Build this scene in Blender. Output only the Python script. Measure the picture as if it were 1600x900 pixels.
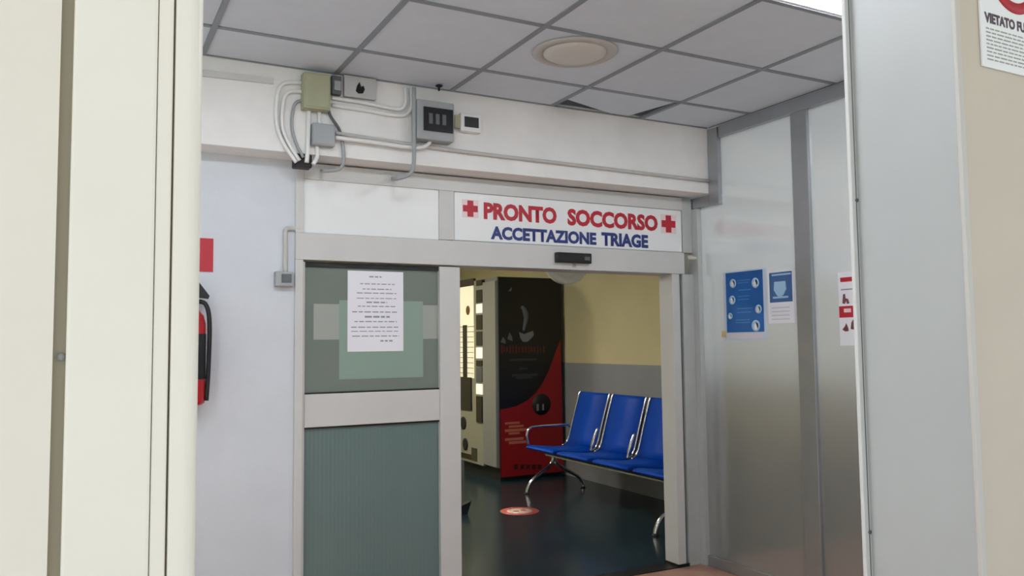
import bpy, bmesh, math, random
from mathutils import Vector, Matrix
random.seed(7)
for o in list(bpy.data.objects): bpy.data.objects.remove(o)
SC = bpy.context.scene
C = SC.collection
R = math.radians

# ---------------------------------------------------------------- camera
CAM = Vector((0.0, -4.4, 1.5))
FPX, YAW, PITCH, ROLL = 1278.0, R(28.0), R(3.85), R(0.63)
_f = Vector((math.sin(YAW)*math.cos(PITCH), math.cos(YAW)*math.cos(PITCH), math.sin(PITCH)))
_r = Vector((math.cos(YAW), -math.sin(YAW), 0))
_d = _f.cross(_r)
CR = _r*math.cos(ROLL) + _d*math.sin(ROLL)
CD = -_r*math.sin(ROLL) + _d*math.cos(ROLL)
cam_data = bpy.data.cameras.new('camera')
cam_data.sensor_width = 36.0
cam_data.lens = 36.0*FPX/1600.0
cam_data.clip_start = 0.02
cam = bpy.data.objects.new('camera', cam_data)
C.objects.link(cam)
m = Matrix.Identity(4)
for i in range(3):
    m[i][0] = CR[i]; m[i][1] = -CD[i]; m[i][2] = -_f[i]; m[i][3] = CAM[i]
cam.matrix_world = m
SC.camera = cam

# ---------------------------------------------------------------- world, exposure
W = bpy.data.worlds.new('overcast_sky'); SC.world = W
W.use_nodes = True
bg = W.node_tree.nodes['Background']
bg.inputs[0].default_value = (0.86, 0.94, 1.0, 1)
bg.inputs[1].default_value = 1.25
sun_d = bpy.data.lights.new('sun', 'SUN'); sun_d.energy = 6.5; sun_d.angle = R(3.0); sun_d.color = (1.0, 0.985, 0.96)
sun = bpy.data.objects.new('sun', sun_d); C.objects.link(sun)
sun.rotation_euler = Vector((0.8, -0.22, -0.62)).to_track_quat('-Z', 'Y').to_euler()
SC.view_settings.view_transform = 'Standard'
SC.view_settings.look = 'None'
SC.view_settings.gamma = 1.0
SC.view_settings.use_curve_mapping = False
SC.view_settings.exposure = -0.1

# ---------------------------------------------------------------- pixel helpers (a pixel gives a direction, a known plane gives the distance)
def ray(x, y):
    return CR*((x-800)/FPX) + CD*((y-450)/FPX) + _f
def onY(x, y, Y):
    r = ray(x, y); return CAM + r*((Y-CAM.y)/r.y)
def onX(x, y, X):
    r = ray(x, y); return CAM + r*((X-CAM.x)/r.x)
def onZ(x, y, Z):
    r = ray(x, y); return CAM + r*((Z-CAM.z)/r.z)
def rectY(x0, y0, x1, y1, Y):
    a, b, c, d = onY(x0, y0, Y), onY(x1, y0, Y), onY(x0, y1, Y), onY(x1, y1, Y)
    return (a.x+c.x)/2, (b.x+d.x)/2, (c.z+d.z)/2, (a.z+b.z)/2      # X0 X1 Z0 Z1
def rectX(x0, y0, x1, y1, X):
    a, b, c, d = onX(x0, y0, X), onX(x1, y0, X), onX(x0, y1, X), onX(x1, y1, X)
    return (b.y+d.y)/2, (a.y+c.y)/2, (c.z+d.z)/2, (a.z+b.z)/2      # Y0 Y1 Z0 Z1

# ---------------------------------------------------------------- materials
MATS = {}
def lin(c):
    return tuple(((v/255)/12.92 if v/255 <= 0.04045 else ((v/255+0.055)/1.055)**2.4) for v in c)
def mat(name, rgb, rough=0.5, metal=0.0, var=0.0, vscale=4.0, bump=0.0, bscale=60.0, spec=0.5, emit=None, es=0.0, coat=0.0, stretch=None):
    """rgb in sRGB 0..255 ; var = noise variation of the paint itself"""
    if name in MATS: return MATS[name]
    M = bpy.data.materials.new(name); M.use_nodes = True
    nt = M.node_tree; p = nt.nodes['Principled BSDF']
    c = lin(rgb)
    p.inputs['Base Color'].default_value = (*c, 1)
    p.inputs['Roughness'].default_value = rough
    p.inputs['Metallic'].default_value = metal
    p.inputs['Specular IOR Level'].default_value = spec
    p.inputs['Coat Weight'].default_value = coat
    if emit:
        p.inputs['Emission Color'].default_value = (*lin(emit), 1)
        p.inputs['Emission Strength'].default_value = es
    if var or bump:
        tc = nt.nodes.new('ShaderNodeTexCoord')
        mp = nt.nodes.new('ShaderNodeMapping')
        nt.links.new(tc.outputs['Object'], mp.inputs['Vector'])
        if stretch: mp.inputs['Scale'].default_value = stretch
    if var:
        n = nt.nodes.new('ShaderNodeTexNoise'); n.inputs['Scale'].default_value = vscale
        n.inputs['Detail'].default_value = 5; n.inputs['Roughness'].default_value = 0.6
        nt.links.new(mp.outputs[0], n.inputs['Vector'])
        rp = nt.nodes.new('ShaderNodeValToRGB')
        rp.color_ramp.elements[0].position = 0.3; rp.color_ramp.elements[1].position = 0.7
        rp.color_ramp.elements[0].color = (*[v*(1-var) for v in c], 1)
        rp.color_ramp.elements[1].color = (*[min(1, v*(1+var*0.6)) for v in c], 1)
        nt.links.new(n.outputs['Fac'], rp.inputs[0])
        nt.links.new(rp.outputs[0], p.inputs['Base Color'])
    if bump:
        n2 = nt.nodes.new('ShaderNodeTexNoise'); n2.inputs['Scale'].default_value = bscale
        n2.inputs['Detail'].default_value = 3
        nt.links.new(mp.outputs[0], n2.inputs['Vector'])
        b = nt.nodes.new('ShaderNodeBump'); b.inputs['Strength'].default_value = bump
        b.inputs['Distance'].default_value = 0.01
        nt.links.new(n2.outputs['Fac'], b.inputs['Height'])
        nt.links.new(b.outputs[0], p.inputs['Normal'])
    MATS[name] = M
    return M
def glass_mat(name, tint, body, mixf, rough=0.05, ribs=0.0):
    M = bpy.data.materials.new(name); M.use_nodes = True
    nt = M.node_tree; p = nt.nodes['Principled BSDF']; out = nt.nodes['Material Output']
    p.inputs['Base Color'].default_value = (*lin(body), 1)
    p.inputs['Roughness'].default_value = rough
    t = nt.nodes.new('ShaderNodeBsdfTransparent'); t.inputs[0].default_value = (*lin(tint), 1)
    mx = nt.nodes.new('ShaderNodeMixShader'); mx.inputs[0].default_value = mixf
    nt.links.new(t.outputs[0], mx.inputs[1]); nt.links.new(p.outputs[0], mx.inputs[2])
    nt.links.new(mx.outputs[0], out.inputs[0])
    if ribs:
        tc = nt.nodes.new('ShaderNodeTexCoord'); wv = nt.nodes.new('ShaderNodeTexWave')
        wv.inputs['Scale'].default_value = ribs; wv.bands_direction = 'X'
        nt.links.new(tc.outputs['Object'], wv.inputs['Vector'])
        b = nt.nodes.new('ShaderNodeBump'); b.inputs['Strength'].default_value = 0.25; b.inputs['Distance'].default_value = 0.002
        nt.links.new(wv.outputs['Fac'], b.inputs['Height']); nt.links.new(b.outputs[0], p.inputs['Normal'])
    MATS[name] = M
    return M
def panel_mat(name, rgb, rough, metal, ribs):
    """satin wall cladding with fine vertical ribs"""
    M = mat(name, rgb, rough, metal, var=0.05, vscale=2.5)
    nt = M.node_tree; p = nt.nodes['Principled BSDF']
    tc = nt.nodes.new('ShaderNodeTexCoord'); wv = nt.nodes.new('ShaderNodeTexWave')
    wv.bands_direction = 'Y'; wv.inputs['Scale'].default_value = ribs
    nt.links.new(tc.outputs['Object'], wv.inputs['Vector'])
    n = nt.nodes.new('ShaderNodeTexNoise'); n.inputs['Scale'].default_value = 2.2; n.inputs['Detail'].default_value = 1
    nt.links.new(tc.outputs['Object'], n.inputs['Vector'])
    b1 = nt.nodes.new('ShaderNodeBump'); b1.inputs['Strength'].default_value = 0.25; b1.inputs['Distance'].default_value = 0.03
    nt.links.new(n.outputs['Fac'], b1.inputs['Height'])
    b = nt.nodes.new('ShaderNodeBump'); b.inputs['Strength'].default_value = 0.08; b.inputs['Distance'].default_value = 0.001
    nt.links.new(wv.outputs['Fac'], b.inputs['Height'])
    nt.links.new(b1.outputs[0], b.inputs['Normal']); nt.links.new(b.outputs[0], p.inputs['Normal'])
    return M

wall_white = mat('wall_white', (213, 218, 225), 0.7, var=0.05, vscale=3, bump=0.08, bscale=90)
beam_white = mat('beam_white', (238, 237, 235), 0.7, var=0.05, vscale=5, bump=0.1, bscale=70)
frame_white = mat('frame_white', (205, 205, 203), 0.4, var=0.03, vscale=6)
alu = mat('aluminium', (172, 175, 179), 0.38, 0.75, var=0.06, vscale=8)
alu_pale = mat('aluminium_pale', (190, 193, 192), 0.4, 0.3, var=0.05, vscale=8)
tile_m = mat('ceiling_tile', (214, 222, 232), 0.85, var=0.03, vscale=9, bump=0.1, bscale=160)
bar_m = mat('ceiling_bar', (142, 148, 156), 0.5, 0.2)
void_m = mat('void_dark', (20, 18, 17), 0.9)
terracotta = mat('terracotta_floor', (164, 124, 108), 0.45, var=0.18, vscale=7, bump=0.1)
room_floor_m = mat('dark_floor', (36, 54, 62), 0.22, var=0.2, vscale=3)
asphalt = mat('outdoor_paving', (200, 200, 198), 0.9, var=0.12, vscale=2)
cream = mat('cream_wall', (208, 199, 158), 0.7, var=0.05, vscale=2)
dado = mat('grey_dado', (146, 149, 156), 0.6, var=0.05, vscale=3)
front_white = mat('front_white', (238, 231, 219), 0.45, var=0.03, vscale=3, bump=0.03)
front_frame = mat('front_frame', (243, 238, 226), 0.35, var=0.03, vscale=2.5)
khaki = mat('khaki_gasket', (168, 160, 140), 0.55)
beige = mat('beige_wall', (204, 193, 177), 0.6, var=0.03, vscale=3, bump=0.05)
grey_jamb = mat('grey_jamb', (180, 182, 181), 0.4, var=0.03, vscale=3)
white_pl = mat('white_plastic', (232, 232, 230), 0.4)
grey_pl = mat('grey_plastic', (160, 164, 166), 0.5, var=0.05)
dgrey_pl = mat('dark_grey_plastic', (92, 96, 98), 0.5)
olive = mat('olive_box', (168, 170, 140), 0.55, var=0.08, vscale=12)
black = mat('black_plastic', (14, 14, 16), 0.3)
soft_black = mat('soft_black', (22, 22, 26), 0.6)
chrome = mat('chrome', (215, 215, 218), 0.18, 1.0)
blue_seat = mat('blue_seat', (2, 72, 186), 0.5, var=0.1, vscale=30, spec=0.2)
steel_dark = mat('dark_steel', (30, 31, 34), 0.4, 0.4)
paper = mat('paper', (238, 238, 245), 0.6)
ink = mat('ink_grey', (150, 146, 162), 0.7)
sign_white = mat('sign_white', (238, 240, 240), 0.35)
red_p = mat('red_print', (178, 26, 44), 0.5)
pink_p = mat('pink_print', (238, 214, 216), 0.5)
navy_p = mat('navy_print', (34, 52, 118), 0.5)
green_sheet = mat('green_sheet', (136, 158, 146), 0.35)

# ---------------------------------------------------------------- mesh helpers
class G:
    def __init__(s): s.bm = bmesh.new()
    def box(s, x0, x1, y0, y1, z0, z1, bev=0.0, seg=2):
        t = bmesh.new()
        bmesh.ops.create_cube(t, size=1)
        for v in t.verts:
            v.co = Vector(((x0+x1)/2+v.co.x*(x1-x0), (y0+y1)/2+v.co.y*(y1-y0), (z0+z1)/2+v.co.z*(z1-z0)))
        if bev:
            bmesh.ops.bevel(t, geom=list(t.edges), offset=bev, segments=seg, affect='EDGES', profile=0.6)
        me = bpy.data.meshes.new('t'); t.to_mesh(me); t.free(); s.bm.from_mesh(me); bpy.data.meshes.remove(me)
        return s
    def prism(s, pts, off):
        """pts: list of 3D points (planar), extruded by vector off"""
        off = Vector(off)
        a = [s.bm.verts.new(Vector(p)) for p in pts]; b = [s.bm.verts.new(Vector(p)+off) for p in pts]
        n = len(a)
        s.bm.faces.new(a); s.bm.faces.new(list(reversed(b)))
        for i in range(n):
            s.bm.faces.new((a[i], b[i], b[(i+1) % n], a[(i+1) % n]))
        return s
    def tube(s, pts, r, n=10, smooth=4):
        pts = [Vector(p) for p in pts]
        if smooth and len(pts) > 2:
            q = []
            for i in range(len(pts)-1):
                p0 = pts[max(i-1, 0)]; p1 = pts[i]; p2 = pts[i+1]; p3 = pts[min(i+2, len(pts)-1)]
                for k in range(smooth):
                    t = k/smooth
                    q.append(0.5*((2*p1)+(p2-p0)*t+(2*p0-5*p1+4*p2-p3)*t*t+(3*p1-p0-3*p2+p3)*t**3))
            q.append(pts[-1]); pts = q
        rings = []; up = None
        for i, p in enumerate(pts):
            d = (pts[min(i+1, len(pts)-1)]-pts[max(i-1, 0)]).normalized()
            if up is None:
                up = d.orthogonal().normalized()
            else:
                up = (up-d*up.dot(d)).normalized()
            w = d.cross(up)
            rr = r[i] if isinstance(r, (list, tuple)) else r
            rings.append([s.bm.verts.new(p+up*rr*math.cos(2*math.pi*k/n)+w*rr*math.sin(2*math.pi*k/n)) for k in range(n)])
        for a, b in zip(rings, rings[1:]):
            for k in range(n): 
                f = s.bm.faces.new((a[k], a[(k+1) % n], b[(k+1) % n], b[k])); f.smooth = True
        s.bm.faces.new(list(reversed(rings[0]))); s.bm.faces.new(rings[-1])
        return s
    def lathe(s, o, axis, prof, n=28):
        """prof: (radius, distance along axis) pairs"""
        o = Vector(o); axis = Vector(axis).normalized(); u = axis.orthogonal().normalized(); w = axis.cross(u)
        rings = []
        for r, h in prof:
            rings.append([s.bm.verts.new(o+axis*h+(u*math.cos(2*math.pi*k/n)+w*math.sin(2*math.pi*k/n))*max(r, 1e-4)) for k in range(n)])
        for a, b in zip(rings, rings[1:]):
            for k in range(n):
                f = s.bm.faces.new((a[k], a[(k+1) % n], b[(k+1) % n], b[k])); f.smooth = True
        s.bm.faces.new(list(reversed(rings[0]))); s.bm.faces.new(rings[-1])
        return s
def wloc(o):
    v = Vector((0, 0, 0))
    while o is not None: v += o.location; o = o.parent
    return v
def put(name, g, material, parent=None, kind=None):
    bm = g.bm if isinstance(g, G) else g
    if parent is not None: bmesh.ops.translate(bm, verts=bm.verts, vec=-wloc(parent))
    bmesh.ops.recalc_face_normals(bm, faces=bm.faces)
    me = bpy.data.meshes.new(name); bm.to_mesh(me); bm.free()
    me.materials.append(material)
    o = bpy.data.objects.new(name, me); C.objects.link(o)
    if parent is not None: o.parent = parent
    if kind: o['kind'] = kind
    return o
def tag(o, label, cat, group=None, kind=None):
    o['label'] = label; o['category'] = cat
    if group: o['group'] = group
    if kind: o['kind'] = kind
    return o
def thing(name, label, cat, loc, group=None, kind=None):
    o = bpy.data.objects.new(name, None); o.empty_display_size = 0.05; C.objects.link(o)
    o.location = loc
    return tag(o, label, cat, group, kind)
def B(name, material, parent, *box, bev=0.0, kind=None):
    return put(name, G().box(*box, bev=bev), material, parent, kind)
def text_mesh(name, s, size, material, parent, origin, xdir, zdir, width=None, bold=0.0, align='LEFT', thick=0.001):
    cu = bpy.data.curves.new('t', 'FONT'); cu.body = s; cu.size = size; cu.offset = bold*size; cu.extrude = 0.0
    cu.resolution_u = 3
    to = bpy.data.objects.new('t', cu)
    me = bpy.data.meshes.new_from_object(to)
    bpy.data.objects.remove(to); bpy.data.curves.remove(cu)
    xs = [v.co.x for v in me.vertices]; ys = [v.co.y for v in me.vertices]
    x0, x1, y0, y1 = min(xs), max(xs), min(ys), max(ys)
    sx = (width/(x1-x0)) if width else 1.0
    sy = size/(y1-y0)
    o = Vector(origin)-wloc(parent); xd = Vector(xdir); zd = Vector(zdir)
    for v in me.vertices:
        v.co = o+xd*((v.co.x-x0)*sx)+zd*((v.co.y-y0)*sy)
    me.materials.clear(); me.materials.append(material); me.name = name
    ob = bpy.data.objects.new(name, me); C.objects.link(ob); ob.parent = parent
    return ob

# ================================================================ THE SETTING
XR = 3.78            # face of the clad partition on the right
ZC = 2.943           # suspended ceiling
YF = -3.2            # outer face of the front wall
HB = 1.958           # underside of the automatic door header
YB = -0.19           # face of the beam over the door
def fx(x, Y=YF): return onY(x, 450, Y).x

# floors and ground
tag(B('floor', terracotta, None, -1.6, 3.82, -3.3, -0.02, -0.1, 0.0), 'reddish brown floor of the entrance lobby in front of the sliding door', 'floor', kind='structure')
tag(B('floor', room_floor_m, None, -1.6, 5.1, -0.02, 6.6, -0.1, 0.0), 'dark blue green shiny floor of the waiting room', 'floor', kind='structure')
tag(B('ground', asphalt, None, -25, 25, -40, -3.3, -0.14, -0.02), 'pale paving outside the entrance', 'ground', kind='structure')
tag(B('ground', asphalt, None, -25, -1.6, -3.3, 12, -0.14, -0.02), 'pale paving outside the added lobby window on the left', 'ground', kind='structure')
tag(B('canopy', mat('canopy_white', (232, 226, 212), 0.8), None, -5, 6.5, -6.0, -3.2, 3.4, 3.5), 'flat canopy over the entrance', 'canopy', kind='structure')

# door wall of the lobby: left part, over the door, sliver right
tag(B('wall_back', wall_white, None, -1.6, 1.02, 0.0, 0.16, 0.0, 3.25), 'bluish white wall left of the automatic door', 'wall', kind='structure')
tag(B('wall_over_door', wall_white, None, 1.02, 5.1, 0.03, 0.16, 2.47, 3.25), 'white wall hidden behind the beam above the door', 'wall', kind='structure')
tag(B('wall_right_return', wall_white, None, 3.80, 5.1, 0.03, 0.16, 0.0, 2.47), 'waiting room wall right of the door opening', 'wall', kind='structure')
beam = put('wall_beam', G().box(-1.6, XR-0.01, YB, 0.0, 2.494, 2.96, bev=0.004), beam_white)
tag(beam, 'off white beam carrying conduits above the automatic door', 'beam', kind='structure')

# left wall of the lobby with a tall window added to let daylight in
wl = G(); wl.box(-1.6, -1.5, -2.92, 0.0, 0, 0.12); wl.box(-1.6, -1.5, -2.92, 0.0, 2.85, 3.25)
wl.box(-1.6, -1.5, -2.92, -2.86, 0.12, 2.85); wl.box(-1.6, -1.5, -0.1, 0.0, 0.12, 2.85)
tag(put('wall_left', wl, wall_white), 'white lobby wall with an added wide window, left of the door', 'wall', kind='structure')
win = thing('added_window', 'unseen full height aluminium glazing added to the left lobby wall for daylight', 'window', (-1.55, -1.5, 0.12), kind='structure')
fr = G(); fr.box(-1.58, -1.52, -2.86, -0.1, 0.12, 0.18); fr.box(-1.58, -1.52, -2.86, -0.1, 2.79, 2.85)
for y in (-2.86, -1.96, -1.04, -0.15): fr.box(-1.58, -1.52, y, y+0.05, 0.18, 2.79)
put('added_window_frame', fr, alu, win)
wg = glass_mat('window_glass', (240, 246, 244), (230, 235, 235), 0.06)
for y in (-2.81, -1.91, -0.99): B('pane', wg, win, -1.552, -1.548, y, y+0.84, 0.18, 2.79)

# right partition of the lobby
wr = thing('wall_right', 'shiny grey clad partition on the right in aluminium profiles', 'wall', (XR+0.05, -1.5, 0), kind='structure')
clad = panel_mat('satin_cladding', (200, 202, 204), 0.24, 0.0, 34)
nt = clad.node_tree; pp = nt.nodes['Principled BSDF']; pp.inputs['Specular IOR Level'].default_value = 0.9
tl = nt.nodes.new('ShaderNodeBsdfTranslucent'); tl.inputs[0].default_value = (0.95, 0.95, 0.93, 1)
mx = nt.nodes.new('ShaderNodeMixShader'); mx.inputs[0].default_value = 0.8
nt.links.new(pp.outputs[0], mx.inputs[1]); nt.links.new(tl.outputs[0], mx.inputs[2]); gl = nt.nodes.new('ShaderNodeBsdfGlossy'); gl.inputs['Roughness'].default_value = 0.16; gl.inputs['Color'].default_value = (0.9, 0.9, 0.9, 1)
nt.links.new(pp.inputs['Normal'].links[0].from_socket, gl.inputs['Normal'])
mg = nt.nodes.new('ShaderNodeMixShader'); mg.inputs[0].default_value = 0.27
nt.links.new(mx.outputs[0], mg.inputs[1]); nt.links.new(gl.outputs[0], mg.inputs[2]); nt.links.new(mg.outputs[0], nt.nodes['Material Output'].inputs[0])
tag(B('shade_parapet', mat('shade_parapet_grey', (60, 60, 66), 0.8, var=0.1), None, 4.0, 4.15, -2.9, 0.0, -0.02, 1.3), 'unseen grey parapet added to shade the lower translucent partition', 'wall', kind='structure')  # unseen block added outside to darken the lower panels
tag(B('ground', asphalt, None, 3.82, 25, -2.92, 0.03, -0.14, -0.02), 'paving outside the translucent partition on the right', 'ground', kind='structure')
P1 = (onX(1250, 500, XR).y, onX(1274, 500, XR).y)
B('panel', clad, wr, XR, XR+0.006, (P1[0]+P1[1])/2, 0.03, 0.0, 2.95)
B('panel', clad, wr, XR, XR+0.006, -2.12, (P1[0]+P1[1])/2-0.002, 0.0, 2.95)
B('panel', clad, wr, XR, XR+0.006, -2.92, -2.123, 0.0, 2.95)
B('upper_closure', void_m, wr, XR, XR+0.02, -2.92, 0.0, 2.952, 3.2)
B('post', alu, wr, XR-0.022, XR+0.03, P1[1]-0.004, P1[0]+0.004, 0.0, 2.93, bev=0.004)
B('post', alu, wr, XR-0.022, XR+0.03, -2.15, -2.1, 0.0, 2.93, bev=0.004)
B('corner_post', alu, wr, XR-0.03, XR+0.02, -0.29, YB-0.002, 2.41, 2.93, bev=0.004)
B('corner_post', alu_pale, wr, XR-0.035, XR+0.02, -0.075, 0.03, 0.0, 2.41, bev=0.004)
B('bracket_bar', alu, wr, XR-0.028, XR+0.02, YB, 0.0, 2.412, 2.488, bev=0.004)
B('top_rail', alu, wr, XR-0.03, XR+0.03, -2.92, YB-0.11, 2.855, 2.935, bev=0.004)
B('bottom_rail', alu, wr, XR-0.018, XR+0.03, -2.92, -0.075, 0.0, 0.07, bev=0.004)

# suspended ceiling: slab above, bars, tiles
ce = tag(B('ceiling', void_m, None, -1.6, 4.2, -2.92, 0.0, 3.2, 3.28), 'suspended ceiling of pale square tiles above the lobby', 'ceiling', kind='structure')
T = 0.669
gx = [0.519+T*(k-3) for k in range(9)]          # cross lines in X
gy = [-0.59-T*k for k in range(4)]
xe = [-1.5]+[x for x in gx if -1.5 < x < XR-0.02]+[XR-0.02]
ye = [YB-0.004]+gy+[-2.92]
for x in xe[1:-1]: B('grid_bar', bar_m, ce, x-0.013, x+0.013, -2.92, YB-0.004, ZC-0.006, ZC+0.004)
for y in ye[1:-1]: B('grid_bar', bar_m, ce, -1.5, XR-0.03, y-0.013, y+0.013, ZC-0.005, ZC+0.004)
B('edge_angle', bar_m, ce, -1.5, XR-0.03, YB-0.006, YB-0.001, ZC-0.006, ZC+0.002)
lampcells = []; domecell = None
for i in range(len(xe)-1):
    for j in range(len(ye)-1):
        x0, x1, y1, y0 = xe[i], xe[i+1], ye[j], ye[j+1]
        cx, cy = (x0+x1)/2, (y0+y1)/2
        if j == 3 and (2.5 < cx < 3.1 or 0.5 < cx < 1.1 or -0.8 < cx < -0.3): lampcells.append((x0, x1, y0, y1)); continue
        g = G()
        if j == 0 and 2.5 < cx < 3.15:                 # the slipped tile
            g.prism([(x0-0.012, y0+0.006, ZC+0.002), (x1-0.022, y0+0.006, ZC+0.002), (x1-0.105, y1-0.004, ZC+0.002), (x0+0.42, y1-0.006, ZC+0.002), (x0-0.01, y1-0.15, ZC+0.002)], (0, 0, 0.014))
        else:
            g.box(x0+0.004, x1-0.004, y0+0.004, y1-0.004, ZC+0.001, ZC+0.016)
        put('ceiling_tile', g, tile_m, ce)
        if j == 1 and 1.9 < cx < 2.5: domecell = (cx, cy)

# round ceiling fitting
dc = onZ(898, 81, ZC)
dm = thing('ceiling_dome', 'round pale dome fitting set in a ceiling tile', 'ceiling light', (dc.x, dc.y, ZC-0.02))
put('trim_ring', G().lathe((dc.x, dc.y, ZC+0.001), (0, 0, -1), [(0.205, 0.0), (0.215, 0.004), (0.205, 0.012), (0.165, 0.014), (0.16, 0.004)], 40), mat('dome_ring', (190, 188, 184), 0.5), dm)
put('diffuser', G().lathe((dc.x, dc.y, ZC+0.001), (0, 0, -1), [(0.16, 0.0), (0.158, 0.012), (0.13, 0.026), (0.08, 0.036), (0.03, 0.04), (0.0, 0.041)], 40), mat('dome_diff', (206, 202, 196), 0.35), dm)

# louvred fluorescent fittings in the ceiling
tube_m = mat('lit_tube', (255, 255, 255), 0.5, emit=(240, 246, 255), es=62.0)
def ceiling_light(cell, label):
    x0, x1, y0, y1 = cell
    lf = thing('ceiling_light', label, 'ceiling light', ((x0+x1)/2, (y0+y1)/2, ZC), 'louvred lobby lights')
    put('housing', G().box(x0+0.014, x1-0.014, y0+0.014, y1-0.014, ZC+0.07, ZC+0.08), white_pl, lf)
    fg = G()
    fg.box(x0+0.014, x0+0.03, y0+0.014, y1-0.014, ZC-0.002, ZC+0.07); fg.box(x1-0.03, x1-0.014, y0+0.014, y1-0.014, ZC-0.002, ZC+0.07)
    fg.box(x0+0.03, x1-0.03, y0+0.014, y0+0.03, ZC-0.004, ZC+0.07); fg.box(x0+0.03, x1-0.03, y1-0.03, y1-0.014, ZC-0.002, ZC+0.07)
    put('frame', fg, white_pl, lf)
    for k in range(4):
        yy = y0+0.1+k*(y1-y0-0.2)/3
        put('lamp_tube', G().tube([(x0+0.04, yy, ZC+0.006), (x1-0.04, yy, ZC+0.006)], 0.013, 10, 0), tube_m, lf)
    for k in range(7):
        xx = x0+0.08+k*(x1-x0-0.16)/6
        B('louvre', white_pl, lf, xx-0.002, xx+0.002, y0+0.03, y1-0.03, ZC-0.003, ZC+0.006)
    for k in range(3):
        yy = y0+0.21+k*(y1-y0-0.42)/2
        B('louvre', white_pl, lf, x0+0.03, x1-0.03, yy-0.003, yy+0.003, ZC-0.003, ZC+0.007)
ceiling_light(lampcells[2], 'bright louvred fluorescent ceiling light at the top right')
ceiling_light(lampcells[1], 'unseen louvred ceiling light added to brighten the lobby, middle of the row')  # extra fitting out of view, added to brighten the lobby
ceiling_light(lampcells[0], 'unseen louvred ceiling light added to brighten the lobby, left end of the row')  # another added fitting out of view, for more lobby light

# waiting room shell
tag(put('wall_room_right', G().box(4.95, 5.1, 0.16, 6.6, 1.27, 3.0), cream), 'cream upper wall behind the blue bench', 'wall', kind='structure')
tag(put('wall_room_dado', G().box(4.943, 5.1, 0.16, 6.6, 0.0, 1.27), dado), 'grey painted lower wall behind the blue bench', 'wall', kind='structure')
tag(put('wall_room_back', G().box(-1.6, 4.95, 6.5, 6.6, 0.0, 3.0), cream), 'far cream wall of the waiting room', 'wall', kind='structure')
tag(put('wall_room_left', G().box(-1.6, -1.5, 0.16, 6.5, 0.0, 3.0), cream), 'left wall of the waiting room', 'wall', kind='structure')
tag(put('ceiling', G().box(-1.6, 5.1, 0.16, 6.6, 2.9, 3.0), mat('room_ceiling', (225, 222, 214), 0.8)), 'plain ceiling of the waiting room', 'ceiling', kind='structure')
for lx, ly in ((2.0, 2.6), (2.0, 5.0)):  # unseen glowing panels, added to brighten the waiting room
    rl = thing('ceiling_light', 'unseen flat white ceiling panel added to light the waiting room, %s' % ('nearer the door' if ly < 3 else 'near the far wall'), 'ceiling light', (lx, ly, 2.9))
    B('housing', white_pl, rl, lx-0.32, lx+0.32, ly-0.32, ly+0.32, 2.87, 2.9)
    B('diffuser', mat('fill_panel_diffuser', (255, 250, 235), 0.5, emit=(255, 246, 225), es=56.0), rl, lx-0.3, lx+0.3, ly-0.3, ly+0.3, 2.862, 2.871)

# front wall (outer entrance) left and right of the opening
XL = fx(312)
XO = fx(1513)
wfl = tag(B('wall_front_left', front_white, None, -4.0, fx(85), YF, -2.92, 0.0, 3.4), 'off white outer wall at the left edge of the entrance', 'wall', kind='structure')
wfr = tag(B('wall_front_right', beige, None, XO, 5.5, YF, -2.92, 0.0, 3.4), 'beige outer wall right of the entrance carrying the no smoking sign', 'wall', kind='structure')
tag(B('wall_front_top', beige, None, fx(85), XO, YF, -2.92, 2.93, 3.4), 'beige outer wall above the entrance opening', 'wall', kind='structure')
dj = thing('door_1', 'cream white metal door frame post at the left of the entrance', 'door frame', (fx(200), -3.1, 0), kind='structure')
B('gasket_strip', khaki, dj, fx(85), fx(106), YF+0.014, -2.95, 0.0, 2.93)
B('jamb_board', front_frame, dj, fx(105.5), fx(239), YF-0.012, -2.95, 0.0, 2.93, bev=0.004)
B('jamb_strip', front_frame, dj, fx(240), fx(264), YF-0.009, -2.95, 0.0, 2.93, bev=0.002)
B('seam', khaki, dj, fx(264), fx(267.5), YF+0.004, -2.95, 0.0, 2.93)
ng = G()
xa, xb = fx(267), fx(312); rr = 0.022
pts = [(xa, -2.95, 0.0), (xa, YF-0.016, 0.0)]
for k in range(9):
    a = math.pi/2*k/8
    pts.append((xb-rr+rr*math.sin(a), YF-0.016+rr-rr*math.cos(a), 0.0))
pts.append((xb, -2.95, 0.0))
ng.prism(pts, (0, 0, 2.93))
nose = put('rounded_edge', ng, front_frame, dj)
# latch marks on the gasket
put('hinge_screw', G().lathe((fx(98), YF+0.014, onY(98, 558, YF).z), (0, -1, 0), [(0.005, 0), (0.005, 0.004), (0.0, 0.005)], 12), grey_pl, dj)

dr = thing('door_2', 'grey metal door reveal with a pale edge strip right of the entrance', 'door frame', (XO, -3.0, 0), kind='structure')
YE = onX(1348, 450, XO).y
B('reveal_panel', grey_jamb, dr, XO-0.006, XO+0.002, YE, YF-0.004, 0.0, 2.93)
XE = onY(1337, 450, YE).x
B('edge_strip', mat('edge_strip', (214, 214, 212), 0.4), dr, XE, XO, YE, YE+0.012, 0.0, 2.93, bev=0.003)
B('edge_groove', dgrey_pl, dr, XE+(XO-XE)*0.52, XE+(XO-XE)*0.62, YE-0.001, YE+0.002, 0.0, 2.93)
for py in (313, 835):
    z = onY(1338, py, YE).z
    put('screw', G().lathe((XE+(XO-XE)*0.6, YE, z), (0, -1, 0), [(0.005, 0), (0.005, 0.003), (0.0, 0.004)], 10), dgrey_pl, dr)
put('corner_bead', G().box(XO-0.01, XO+0.008, YF-0.008, YF+0.004, 0.0, 2.93, bev=0.003), mat('bead', (200, 196, 190), 0.5), dr)

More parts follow.
